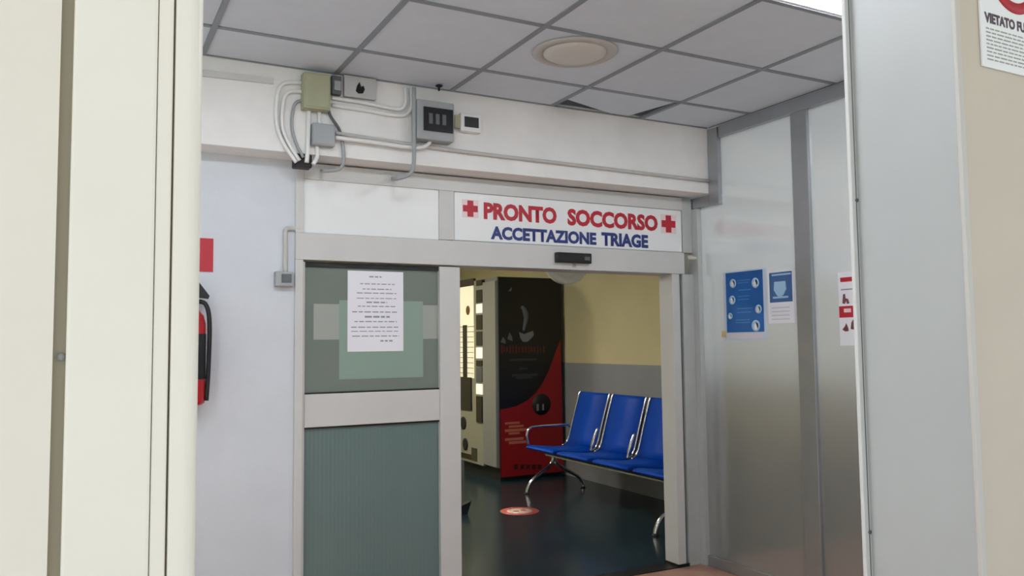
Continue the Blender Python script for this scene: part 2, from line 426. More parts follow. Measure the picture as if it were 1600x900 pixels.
# ================================================================ AUTOMATIC DOOR
SZ0, SZ1 = 2.107, 2.398
ad = thing('door_3', 'pale grey aluminium automatic door frame with a deep header', 'door frame', (2.35, 0.0, 0), kind='structure')
B('header_box', frame_white, ad, 1.02, 3.664, -0.03, 0.16, HB, SZ0-0.003, bev=0.004)
B('frame_post', frame_white, ad, 1.02, 1.063, -0.025, 0.12, 0.0, HB, bev=0.003)
B('frame_post', frame_white, ad, 1.02, 1.063, -0.025, 0.12, SZ0-0.003, 2.47, bev=0.003)
B('frame_post', frame_white, ad, 1.852, 1.947, -0.022, 0.05, SZ0, SZ1, bev=0.003)
B('frame_post', alu_pale, ad, 3.662, 3.745, -0.02, 0.05, SZ0, 2.47, bev=0.003)
B('top_rail', frame_white, ad, 1.063, 3.662, -0.022, 0.05, SZ1, 2.485, bev=0.003)
B('upper_panel', sign_white, ad, 1.063, 1.852, -0.010, 0.02, SZ0, SZ1)
B('blank_panel', sign_white, ad, 1.947, 3.662, -0.004, 0.02, SZ0, SZ1)
B('door_jamb', frame_white, ad, 3.560, 3.625, -0.02, 0.12, 0.02, HB, bev=0.003)
B('jamb_shadow_gap', dgrey_pl, ad, 3.625, 3.648, 0.0, 0.12, 0.02, HB)
B('door_jamb', alu_pale, ad, 3.648, 3.745, -0.022, 0.03, 0.0, HB, bev=0.003)
B('jamb_foot', steel_dark, ad, 3.555, 3.65, -0.024, 0.12, 0.0, 0.02)
B('threshold', steel_dark, ad, 1.06, 3.56, -0.02, 0.10, 0.0, 0.006)

# sliding leaf
lfz = HB-0.008
sl = thing('door_4', 'white framed sliding door leaf with green tinted panes', 'door', (1.5, 0.02, 0.008), kind='structure')
LX0, LX1, LX2 = 1.066, 1.857, 1.987
B('stile', frame_white, sl, LX0, LX0+0.012, 0.0, 0.05, 0.01, lfz)
st = B('stile', frame_white, sl, LX1, LX2, -0.012, 0.05, 0.01, lfz, bev=0.004)
B('top_rail', soft_black, sl, LX0+0.012, LX1, 0.005, 0.05, 1.925, lfz)
B('middle_rail', frame_white, sl, LX0+0.012, LX1, -0.006, 0.05, 1.062, 1.238, bev=0.004)
B('bottom_rail', frame_white, sl, LX0+0.012, LX1, -0.004, 0.05, 0.01, 0.11, bev=0.004)
B('glazing_bead', black, sl, LX0+0.012, LX1, 0.004, 0.02, 1.238, 1.246)
B('glazing_bead', black, sl, LX0+0.012, LX1, 0.004, 0.02, 1.052, 1.062)
leaf_glass = glass_mat('leaf_glass', (120, 140, 132), (140, 150, 143), 0.7, 0.08)
leaf_glass2 = glass_mat('leaf_glass_ribbed', (110, 132, 128), (120, 142, 140), 0.72, 0.12, ribs=14)
B('glass_pane', leaf_glass, sl, LX0+0.012, LX1, 0.018, 0.026, 1.246, 1.925)
B('glass_pane', leaf_glass2, sl, LX0+0.012, LX1, 0.018, 0.026, 0.11, 1.052)
B('edge_seal', black, sl, LX2, LX2+0.006, 0.01, 0.04, 0.01, lfz)

# notices on the leaf
a0, a1, b0, b1 = rectY(543, 424, 630, 549, 0.016)
nt_ = thing('paper_notice', 'white printed sheet taped to the upper glass of the sliding door', 'notice', ((a0+a1)/2, 0.016, b0))
B('sheet', paper, nt_, a0, a1, 0.0140, 0.0155, b0, b1)
H = b1-b0; Wd = a1-a0
rows = [(.07, .38, .60, 1.3), (.16, .22, .84, 1), (.225, .26, .78, 1), (.275, .16, .87, 1), (.34, .16, .87, .8), (.39, .33, .70, 1.4), (.44, .18, .85, 1), (.51, .08, .90, 1.1), (.57, .30, .75, 1.8), (.63, .12, .88, 1), (.70, .06, .92, 1), (.75, .06, .90, .8), (.81, .08, .92, 1), (.87, .58, .80, 1.6)]
g = G()
for t, u0, u1, th in rows:
    x = a0+Wd*u0
    while x < a0+Wd*u1:                                # words too small to read
        w = random.uniform(0.015, 0.045)
        g.box(x, min(x+w, a0+Wd*u1), 0.0134, 0.0141, b1-H*t-0.0028*th, b1-H*t+0.0028*th); x += w+0.008
put('printed_lines', g, ink, nt_, kind='stuff')
a0, a1, b0, b1 = rectY(530, 470, 661, 591, 0.017)
tag(B('green_sheet', green_sheet, None, a0, a1, 0.0160, 0.0172, b0, b1), 'pale green sheet on the glass half hidden by the white notice', 'notice')
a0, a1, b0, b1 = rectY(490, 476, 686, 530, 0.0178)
B('reflection_band', mat('painted_reflection', (156, 162, 154), 0.45), sl, a0, LX1, 0.0174, 0.0181, b0, b1)  # pale band that paints a reflection across the upper glass

# sign over the door
sg = thing('door_sign', 'white sign board with red and blue lettering over the sliding door', 'sign', (2.8, -0.012, SZ0))
B('board', sign_white, sg, 1.952, 3.657, -0.014, -0.005, SZ0+0.003, SZ1-0.002, bev=0.002)
def line(px0, px1, pyt, pyb, s, material, bold):
    A = onY(px0, pyb[0], -0.016); Bp = onY(px1, pyb[1], -0.016); Tp = onY(px0, pyt, -0.016)
    text_mesh('lettering', s, Tp.z-A.z, material, sg, (A.x, -0.0158, (A.z+Bp.z)/2), (1, 0, 0), (0, 0, 1), width=Bp.x-A.x, bold=bold)
line(756, 870, 317, (344, 349), 'PRONTO', red_p, 0.05)
line(887, 1028, 327.5, (354, 360), 'SOCCORSO', red_p, 0.05)
line(767, 932, 353, (374, 383), 'ACCETTAZIONE', navy_p, 0.05)
line(940, 1013, 362.5, (384, 388), 'TRIAGE', navy_p, 0.05)
for (px, py, rad) in ((735, 326, 11), (1044.5, 350, 9.5)):
    c = onY(px, py, -0.0155); rr = rad/FPX*onY(px, py, 0).length*0.98
    rr = abs(onY(px+rad, py, 0).x-c.x)
    g = G(); g.box(c.x-rr, c.x+rr, -0.0152, -0.0146, c.z-rr, c.z+rr, bev=0.0)
    put('cross_field', g, pink_p, sg)
    g = G(); q = rr*0.36; e = rr*0.9
    g.prism([(c.x+u, -0.0153, c.z+v) for u, v in ((-q, -e), (q, -e), (q, -q), (e, -q), (e, q), (q, q), (q, e), (-q, e), (-q, q), (-e, q), (-e, -q), (-q, -q))], (0, -0.0008, 0))
    put('red_cross', g, red_p, sg)

# motion sensor
a0, a1, b0, b1 = rectY(870, 395, 924, 411, -0.06)
se = thing('motion_sensor', 'black motion sensor bar on the door header under the sign', 'sensor', ((a0+a1)/2, -0.04, b0))
B('body', black, se, a0, a1, -0.066, -0.030, b0, b1, bev=0.006)
B('lens', dgrey_pl, se, a1-0.055, a1-0.015, -0.0675, -0.064, b0+0.02, b1-0.022)
a = onY(897, 414, -0.03)
B('sticker', mat('sticker', (178, 160, 160), 0.6), se, a.x-0.014, a.x+0.014, -0.032, -0.0298, a.z-0.015, b0)

# ================================================================ ELECTRICS ON THE BEAM
def pt(x, y, off=0.012): return onY(x, y, YB-off)
def conduit(px, r, label, material=white_pl, off=0.014, name='electrical_conduit', tail=False):
    ps_ = [pt(x, y, off) for x, y in px]
    if tail:                                           # the end turns back under the beam to the wall
        ps_.append(onY(px[-1][0]+tail[0], px[-1][1]+tail[1], -0.012))
    o = put(name, G().tube(ps_, r, 8, 4), material)
    return tag(o, label, 'conduit', 'conduits on the beam over the door')
def device(name, label, cat, x0, y0, x1, y1, depth, material, bev=0.004, group=None):
    a0, a1, b0, b1 = rectY(x0, y0, x1, y1, YB-depth)
    t = thing(name, label, cat, ((a0+a1)/2, YB, b0), group)
    B('body', material, t, a0, a1, YB-depth, YB-0.001, b0, b1, bev=bev)
    return t, (a0, a1, b0, b1)
jb, r1 = device('junction_box', 'olive beige junction box, largest of the boxes at the beam left', 'junction box', 475, 114, 517, 170, 0.075, olive, 0.006)
B('lid', olive, jb, r1[0]+0.008, r1[1]-0.008, YB-0.081, YB-0.074, r1[2]+0.008, r1[3]-0.008, bev=0.003)
jb2, r2 = device('junction_box', 'small grey junction box below the olive box', 'junction box', 489, 193, 524, 227, 0.055, grey_pl, 0.005)
B('lid', grey_pl, jb2, r2[0]+0.006, r2[1]-0.006, YB-0.060, YB-0.054, r2[2]+0.006, r2[3]-0.006, bev=0.003)
pl, r3 = device('alarm_plate', 'grey wall plate with a black flame shaped symbol on the beam', 'plate', 538, 120, 588, 153, 0.03, mat('plate_grey', (190, 190, 190), 0.5))
q = [pt(x, y, 0.0325) for x, y in ((556, 142), (560, 146), (567, 146), (570, 140), (568, 134), (564, 136), (562, 128), (558, 134))]
put('symbol', G().prism([(p.x, YB-0.031, p.z) for p in q], (0, -0.003, 0)), black, pl)
br, r4 = device('cable_bracket', 'narrow grey bracket between the olive box and the symbol plate', 'bracket', 519, 118, 534, 147, 0.04, dgrey_pl)
B('clip', grey_pl, br, r4[0]+0.01, r4[1]-0.006, YB-0.046, YB-0.039, r4[2]+0.02, r4[3]-0.03)
db, r5 = device('breaker_box', 'grey breaker box with a dark window on the beam', 'breaker box', 652, 158, 710, 219, 0.09, grey_pl, 0.007)
w5 = rectY(662, 169, 708, 206, YB-0.095)
wn = B('window', mat('smoked_window', (38, 38, 42), 0.15), db, w5[0], min(w5[1], r5[1]-0.006), YB-0.098, YB-0.089, w5[2], w5[3], bev=0.003)
for k in range(3):
    xx = w5[0]+0.03+k*0.04
    B('breaker_switch', dgrey_pl, wn, xx, xx+0.022, YB-0.100, YB-0.097, w5[2]+0.04, w5[3]-0.035)
bd, r6 = device('wall_display', 'small white device with a dark screen right of the breaker box', 'device', 720, 178, 752, 206, 0.04, white_pl, 0.004)
w6 = rectY(726, 183, 748, 199, YB-0.042)
B('screen', black, bd, w6[0], w6[1], YB-0.0425, YB-0.039, w6[2], w6[3])
a0, a1, b0, b1 = rectY(710, 180, 720, 200, YB-0.03)
put('connector', G().box(a0, a1, YB-0.035, YB-0.012, b0, b1, bev=0.004), olive, bd)

CN = [
 ([(518, 153), (570, 161), (610, 169), (627, 170), (634, 160), (633, 137)], 0.011, 'upper white conduit from the olive box bending up to the ceiling', white_pl),
 ([(518, 164), (570, 172), (615, 180), (634, 179), (643, 166), (642, 138)], 0.011, 'lower white conduit from the olive box bending up to the ceiling', white_pl),
 ([(647, 137), (647, 180), (647, 230), (646, 258), (640, 272), (620, 279)], 0.012, 'grey vertical conduit running down past the breaker box', grey_pl),
 ([(524, 215), (580, 222), (648, 231), (668, 226), (672, 218)], 0.012, 'thick white conduit from the small grey box to the breaker box', white_pl),
 ([(524, 208), (700, 234), (900, 258), (1108, 283)], 0.011, 'long thin conduit crossing the whole beam to its right end', mat('pale_conduit', (196, 192, 188), 0.5)),
 ([(534, 216), (537, 240), (536, 256), (528, 265), (507, 267)], 0.010, 'grey conduit hooking back under the small grey box', grey_pl),
 ([(472.5, 129), (445, 130), (434, 146), (432, 190), (442, 222), (463, 254)], 0.010, 'outermost white conduit curving down left of the olive box', white_pl),
 ([(472.5, 143), (452, 144), (443, 158), (441, 195), (450, 222), (468, 251)], 0.010, 'inner white conduit curving down left of the olive box', white_pl),
 ([(472.5, 159), (466, 158), (459, 167), (456, 196), (462, 222), (474, 246)], 0.008, 'grey cable nearest the olive box curving down its left', grey_pl),
 ([(483, 171), (482, 200), (481, 232), (479, 254)], 0.012, 'straight white conduit dropping from the olive box bottom', white_pl),
 ([(498, 170), (499, 182), (499, 194)], 0.010, 'short white conduit joining the olive box to the small grey box', white_pl),
 ([(512, 168), (517, 182), (529, 200), (533, 212)], 0.008, 'thin dark cable slanting right past the small grey box', dgrey_pl),
 ([(495, 228), (496, 240), (494, 249), (489, 257)], 0.011, 'white conduit curling out below the small grey box', white_pl),
]
for k_, (px, r_, lb, mm) in enumerate(CN): conduit(px, r_, lb, mm, off={2: 0.068, 3: 0.040}.get(k_, 0.014), tail={2: (-6, 0), 5: (-4, 0)}.get(k_, False))
# flat trunking at the far left of the beam
ps = [pt(300, 107), pt(427, 122.3), pt(427, 131), pt(300, 117)]
tag(put('cable_trunking', G().prism([(p.x, YB-0.018, p.z) for p in ps], (0, 0.018, 0)), mat('trunk', (205, 206, 204), 0.5)), 'flat cable trunking under the ceiling left of the olive box', 'trunking')
# glands where the conduits enter the wall above the door frame
a0, a1, b0, b1 = rectY(461, 251, 488, 261, YB+0.002)
tag(put('cable_entry', G().box(a0, a1, YB+0.002, -0.11, b0, 2.493, bev=0.008), soft_black), 'black cable entry block under the beam where the curved conduits end', 'cable entry')
p_ = onZ(686, 133, ZC-0.004)
tag(put('ceiling_gap_spot', G().lathe((p_.x, p_.y, ZC-0.006), (0, 0, -1), [(0.02, 0), (0.02, 0.006), (0.006, 0.012), (0.006, 0.03), (0.0, 0.031)], 10), soft_black), 'tiny dark spot standing in for a gap at the ceiling edge above the breaker box', 'fitting')  # small dark solid in place of a dark gap at the ceiling edge

# call switch with its conduit on the wall left of the door
a0, a1, b0, b1 = rectY(431, 424, 459, 447, -0.05)
sw = thing('wall_switch', 'small grey switch box on the wall beside the door frame', 'switch', ((a0+a1)/2, 0, b0))
B('body', grey_pl, sw, a0, a1, -0.05, 0.0, b0, b1, bev=0.005)
B('cover', dgrey_pl, sw, a0+0.03, a1-0.012, -0.056, -0.049, b0+0.018, b1-0.014, bev=0.003)
tp = [onY(x, y, -0.014) for x, y in ((468, 358), (452, 357), (447, 359), (446, 366), (446, 400), (446, 425))]
tag(put('electrical_conduit', G().tube(tp, 0.012, 8, 4), mat('pale_conduit', (196, 192, 188))), 'bent grey conduit rising from the switch box to the door frame', 'conduit')

# fire extinguisher and its sign, half hidden behind the left post
a0, a1, b0, b1 = rectY(270, 402, 333, 424, -0.003)
tag(B('extinguisher_sign', red_p, None, a0-0.05, a1, -0.004, -0.0005, b0, b1+0.10), 'red sign on the wall above the fire extinguisher', 'sign')
er = onY(327, 560, -0.09)
ec = Vector((er.x-0.094, -0.09, 0))
zt = onY(320, 478, -0.09).z; zb = onY(320, 632, -0.09).z
ex = thing('fire_extinguisher', 'red fire extinguisher hanging on the white wall behind the left post', 'fire extinguisher', (ec.x, ec.y, zb))
red_gl = mat('extinguisher_red', (170, 22, 30), 0.25)
put('cylinder', G().lathe((ec.x, ec.y, zb), (0, 0, 1), [(0.06, 0), (0.074, 0.01), (0.076, 0.03), (0.076, zt-zb-0.09), (0.066, zt-zb-0.05), (0.04, zt-zb-0.018), (0.022, zt-zb)], 28), red_gl, ex)
put('label_band', G().lathe((ec.x, ec.y, onY(320, 592, -0.09).z), (0, 0, 1), [(0.0768, 0), (0.0772, 0.002), (0.0772, 0.22), (0.0768, 0.222)], 28), soft_black, ex)
put('valve', G().lathe((ec.x, ec.y, zt-0.005), (0, 0, 1), [(0.022, 0), (0.026, 0.01), (0.026, 0.04), (0.016, 0.045), (0.016, 0.06)], 16), chrome, ex)
g = G(); g.prism([(ec.x-0.03, ec.y-0.012, zt+0.05), (ec.x+0.085, ec.y-0.012, zt+0.035), (ec.x+0.09, ec.y-0.012, zt+0.05), (ec.x+0.03, ec.y-0.012, zt+0.13), (ec.x-0.02, ec.y-0.012, zt+0.09)], (0, 0.024, 0))
put('handle', g, soft_black, ex)
put('hose', G().tube([(ec.x+0.02, ec.y, zt+0.02), (ec.x+0.07, ec.y-0.01, zt+0.01), (ec.x+0.09, ec.y-0.02, zt-0.08), (ec.x+0.088, ec.y-0.02, zt-0.3), (ec.x+0.08, ec.y-0.02, zb+0.02)], 0.011, 8, 5), soft_black, ex)
put('bracket', G().box(ec.x-0.03, ec.x+0.03, -0.016, 0.0, zb+0.2, zb+0.4), steel_dark, ex)

# ================================================================ POSTERS ON THE RIGHT PARTITION
def posterX(name, label, px, material, border=None):
    a0, a1, b0, b1 = rectX(*px, XR-0.003)
    t = thing(name, label, 'poster', (XR-0.002, (a0+a1)/2, b0))
    B('sheet', material, t, XR-0.0035, XR-0.0005, a0, a1, b0, b1)
    return t, (a0, a1, b0, b1)
def onposter(name, t, px, material, lvl=1):
    a0, a1, b0, b1 = rectX(*px, XR-0.003)
    return B(name, material, t, XR-0.0035-0.0008*lvl, XR-0.0035-0.0008*(lvl-1), a0, a1, b0, b1)
blue1 = mat('poster_blue', (26, 96, 172), 0.5, var=0.25, vscale=3)
pale_blue = mat('poster_pale_blue', (168, 204, 234), 0.5)
p1, q1 = posterX('hygiene_poster', 'tall blue poster with pale round drawings on the clad wall', (1131, 422, 1198, 531), mat('poster_rim', (196, 210, 228), 0.5))
onposter('blue_field', p1, (1135, 424, 1193, 519), blue1, 1)
drawing = [(1145, 443, 7), (1180, 442, 8), (1144, 469, 7), (1185, 483, 7), (1141, 494, 5), (1181, 509, 9)]
for px_, py_, rd in drawing:
    c_ = onX(px_, py_, XR-0.0045); rad = abs(onX(px_, py_-rd, XR).z-c_.z)
    put('round_drawing', G().lathe((XR-0.0043, c_.y, c_.z), (-1, 0, 0), [(rad, 0), (rad, 0.0008), (rad*0.55, 0.0008), (rad*0.55, 0.0)], 20), pale_blue, p1)
    put('drawing_hand', G().prism([(XR-0.0052, c_.y+u*rad, c_.z+v*rad) for u, v in ((-0.4, -0.6), (0.3, -0.7), (0.5, 0.1), (0.1, 0.6), (-0.2, 0.1))], (-0.0006, 0, 0)), paper, p1)
mid_blue = mat('poster_mid_blue', (70, 130, 196), 0.5)
for py_, s0, s1 in ((437, 1152, 1172), (441, 1152, 1170), (452, 1154, 1174), (462, 1153, 1172), (467, 1153, 1170), (481, 1152, 1176), (487, 1152, 1174), (499, 1150, 1172), (503, 1150, 1172)):
    onposter('text_line', p1, (s0, py_, s1, py_+1.6), mid_blue, 2)
onposter('footer_strip', p1, (1136, 521, 1192, 529), mat('poster_foot', (214, 210, 222), 0.5), 1)
g = onposter('tape', p1, (1128, 517, 1135, 527), mat('yellow_tape', (206, 186, 130), 0.5), 2)
p2, q2 = posterX('safety_poster', 'white sheet with a blue square and a pale emblem beside the tall blue poster', (1200, 421, 1240, 505), paper)
sq = onposter('blue_square', p2, (1202.5, 425, 1238, 472), mat('poster_steel_blue', (66, 104, 158), 0.5, var=0.12), 1)
c_ = onX(1219.5, 450, XR)
put('emblem', G().prism([(XR-0.0045, c_.y+u, c_.z+v) for u, v in ((-0.045, 0.04), (0.045, 0.04), (0.05, -0.01), (0.025, -0.045), (0, -0.055), (-0.025, -0.045), (-0.05, -0.01))], (-0.0008, 0, 0)), pale_blue, p2)
onposter('text_line', p2, (1206, 427.5, 1236, 430), pale_blue, 2)
onposter('text_line', p2, (1208, 463, 1232, 466), pale_blue, 2)
for py_ in (480, 486, 492, 498): onposter('text_line', p2, (1206, py_, 1234, py_+1.2), mat('faint_ink', (198, 196, 206), 0.6), 1)
p2b, _ = posterX('plain_sheet', 'narrow blank white sheet at the wall post beside the emblem poster', (1240.5, 423, 1247, 503), mat('paper_grey', (226, 226, 234), 0.6))
p3, q3 = posterX('notice_poster', 'white and red notice on the clad wall next to the grey reveal', (1311, 424, 1341, 540), paper)
onposter('red_header', p3, (1313, 433, 1336, 440), red_p, 1)
onposter('text_line', p3, (1314, 451, 1334, 453), ink, 1)
onposter('red_field', p3, (1311.5, 478, 1338, 496), red_p, 1)
onposter('text_line', p3, (1319, 482, 1330, 488), pink_p, 2)
for pg in (((1317, 474), (1318, 460), (1321, 459), (1322, 466), (1326, 467), (1328, 474), (1324, 475), (1323, 470), (1321, 475)),
           ((1317, 515), (1321, 510), (1323, 505), (1326, 512), (1327, 517), (1322, 518)),
           ((1330, 514), (1331, 504), (1334, 499), (1339, 500), (1337, 510), (1335, 515))):
    put('pictogram', G().prism([(XR-0.0038, onX(x, y, XR).y, onX(x, y, XR).z) for x, y in pg], (-0.0008, 0, 0)), mat('maroon', (110, 60, 66), 0.6), p3)

# no smoking sign on the front wall
sl0 = onY(1532, 103, YF); SX0 = sl0.x; SZb = 2.168
ns = thing('no_smoking_sign', 'white no smoking sign with a red ring on the beige wall', 'sign', (SX0+0.15, YF, SZb))
B('board', sign_white, ns, SX0, SX0+0.30, YF-0.006, YF-0.0005, SZb, SZb+0.42, bev=0.002)
rc = Vector((SX0+0.148, YF-0.006, 2.437))
g = G(); n_ = 48
for (ra, rb) in ((0.083, 0.112),):
    g.lathe(rc, (0, -1, 0), [(rb, 0.0), (rb, 0.0012), (ra, 0.0012), (ra, 0.0)], 48)
# open the disc: a ring only
bmesh.ops.delete(g.bm, geom=[f for f in g.bm.faces if len(f.verts) > 6], context='FACES')
put('red_ring', g, red_p, ns)
d_ = 0.085*0.707
put('red_bar', G().prism([(rc.x-d_-0.008, rc.y, rc.z+d_-0.008), (rc.x-d_+0.008, rc.y, rc.z+d_+0.008), (rc.x+d_+0.008, rc.y, rc.z-d_+0.008), (rc.x+d_-0.008, rc.y, rc.z-d_-0.008)], (0, -0.0014, 0)), red_p, ns)
put('cigarette', G().box(rc.x-0.055, rc.x+0.05, rc.y-0.0008, rc.y, rc.z-0.009, rc.z+0.009), soft_black, ns)
text_mesh('lettering', 'VIETATO FUMARE', 0.027, mat('sign_dark', (84, 66, 80), 0.6), ns, (SX0+0.016, YF-0.0068, 2.281), (1, 0, 0), (0, 0, 1), width=0.25, bold=0.05)
g = G()
for k in range(9):
    z = 2.267-k*0.0098; x = SX0+0.02
    while x < SX0+0.28:
        w = random.uniform(0.010, 0.03); g.box(x, min(x+w, SX0+0.285), YF-0.0068, YF-0.006, z-0.0016, z+0.0016); x += w+0.005
put('small_print', g, mat('small_ink', (160, 156, 152), 0.6), ns)

# ================================================================ WAITING ROOM
# vending machine: side panel faces the door, lit front faces left
MX0, MX1, MY0, MY1, MZ = 4.06, 4.91, 3.62, 4.62, 2.235
vm = thing('vending_machine', 'tall black and red vending machine with a lit front in the waiting room', 'vending machine', ((MX0+MX1)/2, (MY0+MY1)/2, 0))
mgrey = mat('machine_grey', (118, 120, 118), 0.45)
B('body', mgrey, vm, MX0+0.02, MX1, MY0+0.004, MY1, 0.14, MZ, bev=0.006)
B('plinth', soft_black, vm, MX0+0.05, MX1-0.02, MY0+0.03, MY1-0.03, 0.0, 0.14)
sp = B('side_panel', mat('machine_black', (16, 17, 19), 0.35), vm, MX0+0.035, MX1-0.005, MY0-0.004, MY0+0.004, 0.03, MZ-0.005)
def side(x, y, o=0.006): return onY(x, y, MY0-o)
red_m = mat('machine_red', (150, 20, 28), 0.4)
arc = [(876, 530), (870, 545), (864, 562), (857, 580), (848, 598), (838, 613), (824, 626), (806, 635), (788, 639), (778, 640)]
pts = [side(x, y) for x, y in arc]+[Vector((MX0+0.04, MY0-0.006, 0.045)), Vector((MX1-0.012, MY0-0.006, 0.045))]
pts = [Vector((min(max(p.x, MX0+0.04), MX1-0.012), MY0-0.0045, p.z)) for p in pts]
put('red_field', G().prism(pts, (0, -0.002, 0)), red_m, sp)
pgrey = mat('print_grey', (118, 122, 126), 0.5)
put('printed_steam', G().tube([side(814, 479), side(819, 484), side(822, 495), side(820, 507), side(818, 517)], [0.010, 0.02, 0.022, 0.024, 0.03, 0.032, 0.034, 0.034, 0.03, 0.028, 0.026, 0.024, 0.022, 0.02, 0.018, 0.016, 0.012], 8, 4), mat('print_steam', (84, 90, 94), 0.5), sp)
for o in [sp.children[-1]]:
    for v in o.data.vertices: v.co.y = (MY0-0.0055-wloc(sp).y)+(v.co.y-(MY0-0.006-wloc(sp).y))*0.06
cup = [side(x, y) for x, y in ((811, 519), (819, 522), (827, 519), (833, 517), (834, 524), (829, 530), (824, 534), (817, 534), (813, 528))]
put('printed_cup', G().prism([(p.x, MY0-0.0045, p.z) for p in cup], (0, -0.0015, 0)), pgrey, sp)
for poly in (((782, 535), (786, 526), (790, 532), (790, 537)), ((793, 530), (796, 519), (800, 526), (801, 533)), ((794, 455), (800, 448), (799, 455))):
    put('printed_bean', G().prism([(side(x, y).x, MY0-0.0045, side(x, y).z) for x, y in poly], (0, -0.0015, 0)), mat('print_dim', (96, 96, 98), 0.5), sp)
g = G()
x = 783.0
while x < 852:                                           # dim red script, too blurred to read
    h = random.uniform(7, 13); a = side(x, 546-h/2); b_ = side(x+random.uniform(1.5, 3), 546+h/2)
    g.box(a.x, b_.x, MY0-0.0058, MY0-0.0045, b_.z, a.z); x += random.uniform(3.6, 5.2)
put('dim_red_script', g, mat('print_dark_red', (92, 34, 32), 0.5), sp)
g = G()
for (xa_, xb_, yy) in ((796, 838, 562), (812, 824, 576), (800, 840, 586), (806, 832, 590)):
    a = side(xa_, yy-1.2); b_ = side(xb_, yy+1.2); g.box(a.x, b_.x, MY0-0.0058, MY0-0.0045, b_.z, a.z)
put('faint_lines', g, mat('print_faint', (52, 56, 58), 0.5), sp)
g = G()
for k, yy in enumerate((661, 666, 672, 677, 686, 691)):
    a = side(789+(k % 2)*6, yy-1); b_ = side(812+(k % 3)*6, yy+1)
    B('printed_line', mat('print_tan', (196, 110, 90), 0.5), sp, a.x, b_.x, MY0-0.0075, MY0-0.006, b_.z, a.z)
a = side(846, 632)
put('printed_badge', G().lathe((a.x, MY0-0.0062, a.z), (0, -1, 0), [(0.12, 0), (0.12, 0.0012), (0.0, 0.0013)], 24), soft_black, sp)
for (u, v, w_, h_) in ((-0.05, -0.03, 0.028, 0.075), (0.02, -0.03, 0.022, 0.07)):
    put('badge_mark', G().box(a.x+u-w_/2, a.x+u+w_/2, MY0-0.0085, MY0-0.0074, a.z+v-h_/2, a.z+v+h_/2), pgrey, sp)
g = G()
for xx in (803, 813, 822, 831, 840):
    a = side(xx, 726); b_ = side(xx+6, 733)
    B('dark_mark', mat('print_dark', (60, 12, 14), 0.5), sp, a.x, b_.x, MY0-0.0075, MY0-0.006, b_.z, a.z)
# front (faces left), placed along Y
def fr_(x, y): return onX(x, y, MX0)
def frontbox(name, px, material, d0=0.0, d1=0.012, parent=None):
    a0, a1, b0, b1 = rectX(*px, MX0)
    return B(name, material, parent or vm, MX0-d1, MX0+0.02-d0, max(a0, MY0), min(a1, MY1), b0, b1)
frontbox('front_frame', (755.5, 440, 776, 727), mat('machine_edge', (146, 148, 144), 0.4, 0.2), 0, 0.010)
fp = frontbox('front_panel', (716, 440, 755.5, 722), mat('machine_front', (150, 150, 132), 0.4), 0, 0.004)
lw = frontbox('lit_window', (717, 448, 741, 590), mat('lit_display', (250, 246, 225), 0.4, emit=(255, 246, 205), es=0.4), 0, 0.008)
for k in range(10):
    yy = 510+k*8; frontbox('shelf_line', (717, yy, 741, yy+1.2), mat('shelf_tan', (150, 146, 110), 0.5), 0, 0.012, lw)
frontbox('dark_header', (717, 437, 741, 448), mat('dark_brown', (48, 36, 26), 0.5), 0, 0.012)
frontbox('dark_bar', (725, 508, 731, 592), black, 0, 0.016, lw)
a = fr_(732, 485); put('product_picture', G().lathe((MX0-0.006, a.y, a.z), (-1, 0, 0), [(0.06, 0), (0.05, 0.006), (0.0, 0.007)], 16), mat('coffee_brown', (120, 84, 44), 0.5), lw)
for (ya, yb, mm) in ((438, 446, black), (453, 473, black), (475, 489, 'lit'), (492, 515, black), (518, 540, mat('button_dark', (46, 50, 44), 0.4)), (543, 560, 'lit'), (563, 572, black), (574, 597, dgrey_pl), (600, 616, 'lit'), (619, 660, black)):
    mm = mat('lit_button', (230, 230, 215), 0.4, emit=(255, 250, 230), es=0.7) if mm == 'lit' else mm
    frontbox('selector_button', (746, ya, 755, yb), mm, 0, 0.018)
frontbox('dispenser_hatch', (719, 589, 738, 640), black, 0, 0.02)
for (xx, yy, rd) in ((725, 661, 0.075), (728, 694, 0.07)):
    a = fr_(xx, yy); put('round_port', G().lathe((MX0-0.003, a.y, a.z), (-1, 0, 0), [(rd, 0), (rd, 0.01), (rd*0.7, 0.012), (0, 0.008)], 20), soft_black, vm)
frontbox('lower_hatch', (738, 700, 746, 720), mat('olive_hatch', (60, 64, 44), 0.5), 0, 0.012)
frontbox('lower_vent', (719, 708, 738, 716), mat('dark_brown', (48, 36, 26)), 0, 0.012)

# row of linked seats along the right wall
NS, PITCH_Y, YFAR = 4, 0.60, 2.95
bn = thing('waiting_bench', 'row of linked blue seats with chrome trim along the waiting room wall', 'bench', (4.4, YFAR-NS*PITCH_Y/2, 0))
prof = [(4.03, 0.445), (4.045, 0.462), (4.09, 0.468), (4.22, 0.452), (4.36, 0.436), (4.47, 0.436), (4.52, 0.46), (4.555, 0.53), (4.60, 0.68), (4.65, 0.84), (4.69, 0.955), (4.705, 0.985)]
def sheet(pr, y0, y1, th):
    g = G(); n = len(pr); vs = []
    for k, (x, z) in enumerate(pr):
        a = Vector(pr[max(k-1, 0)]); b = Vector(pr[min(k+1, n-1)]); d = (b-a).normalized(); nn = Vector((d.y, -d.x))
        vs.append([g.bm.verts.new((x, y0, z)), g.bm.verts.new((x, y1, z)), g.bm.verts.new((x+nn.x*th, y1, z+nn.y*th)), g.bm.verts.new((x+nn.x*th, y0, z+nn.y*th))])
    for a, b in zip(vs, vs[1:]):
        for k in range(4):
            f = g.bm.faces.new((a[k], a[(k+1) % 4], b[(k+1) % 4], b[k])); f.smooth = k in (0, 2)
    g.bm.faces.new(vs[0]); g.bm.faces.new(list(reversed(vs[-1])))
    return g
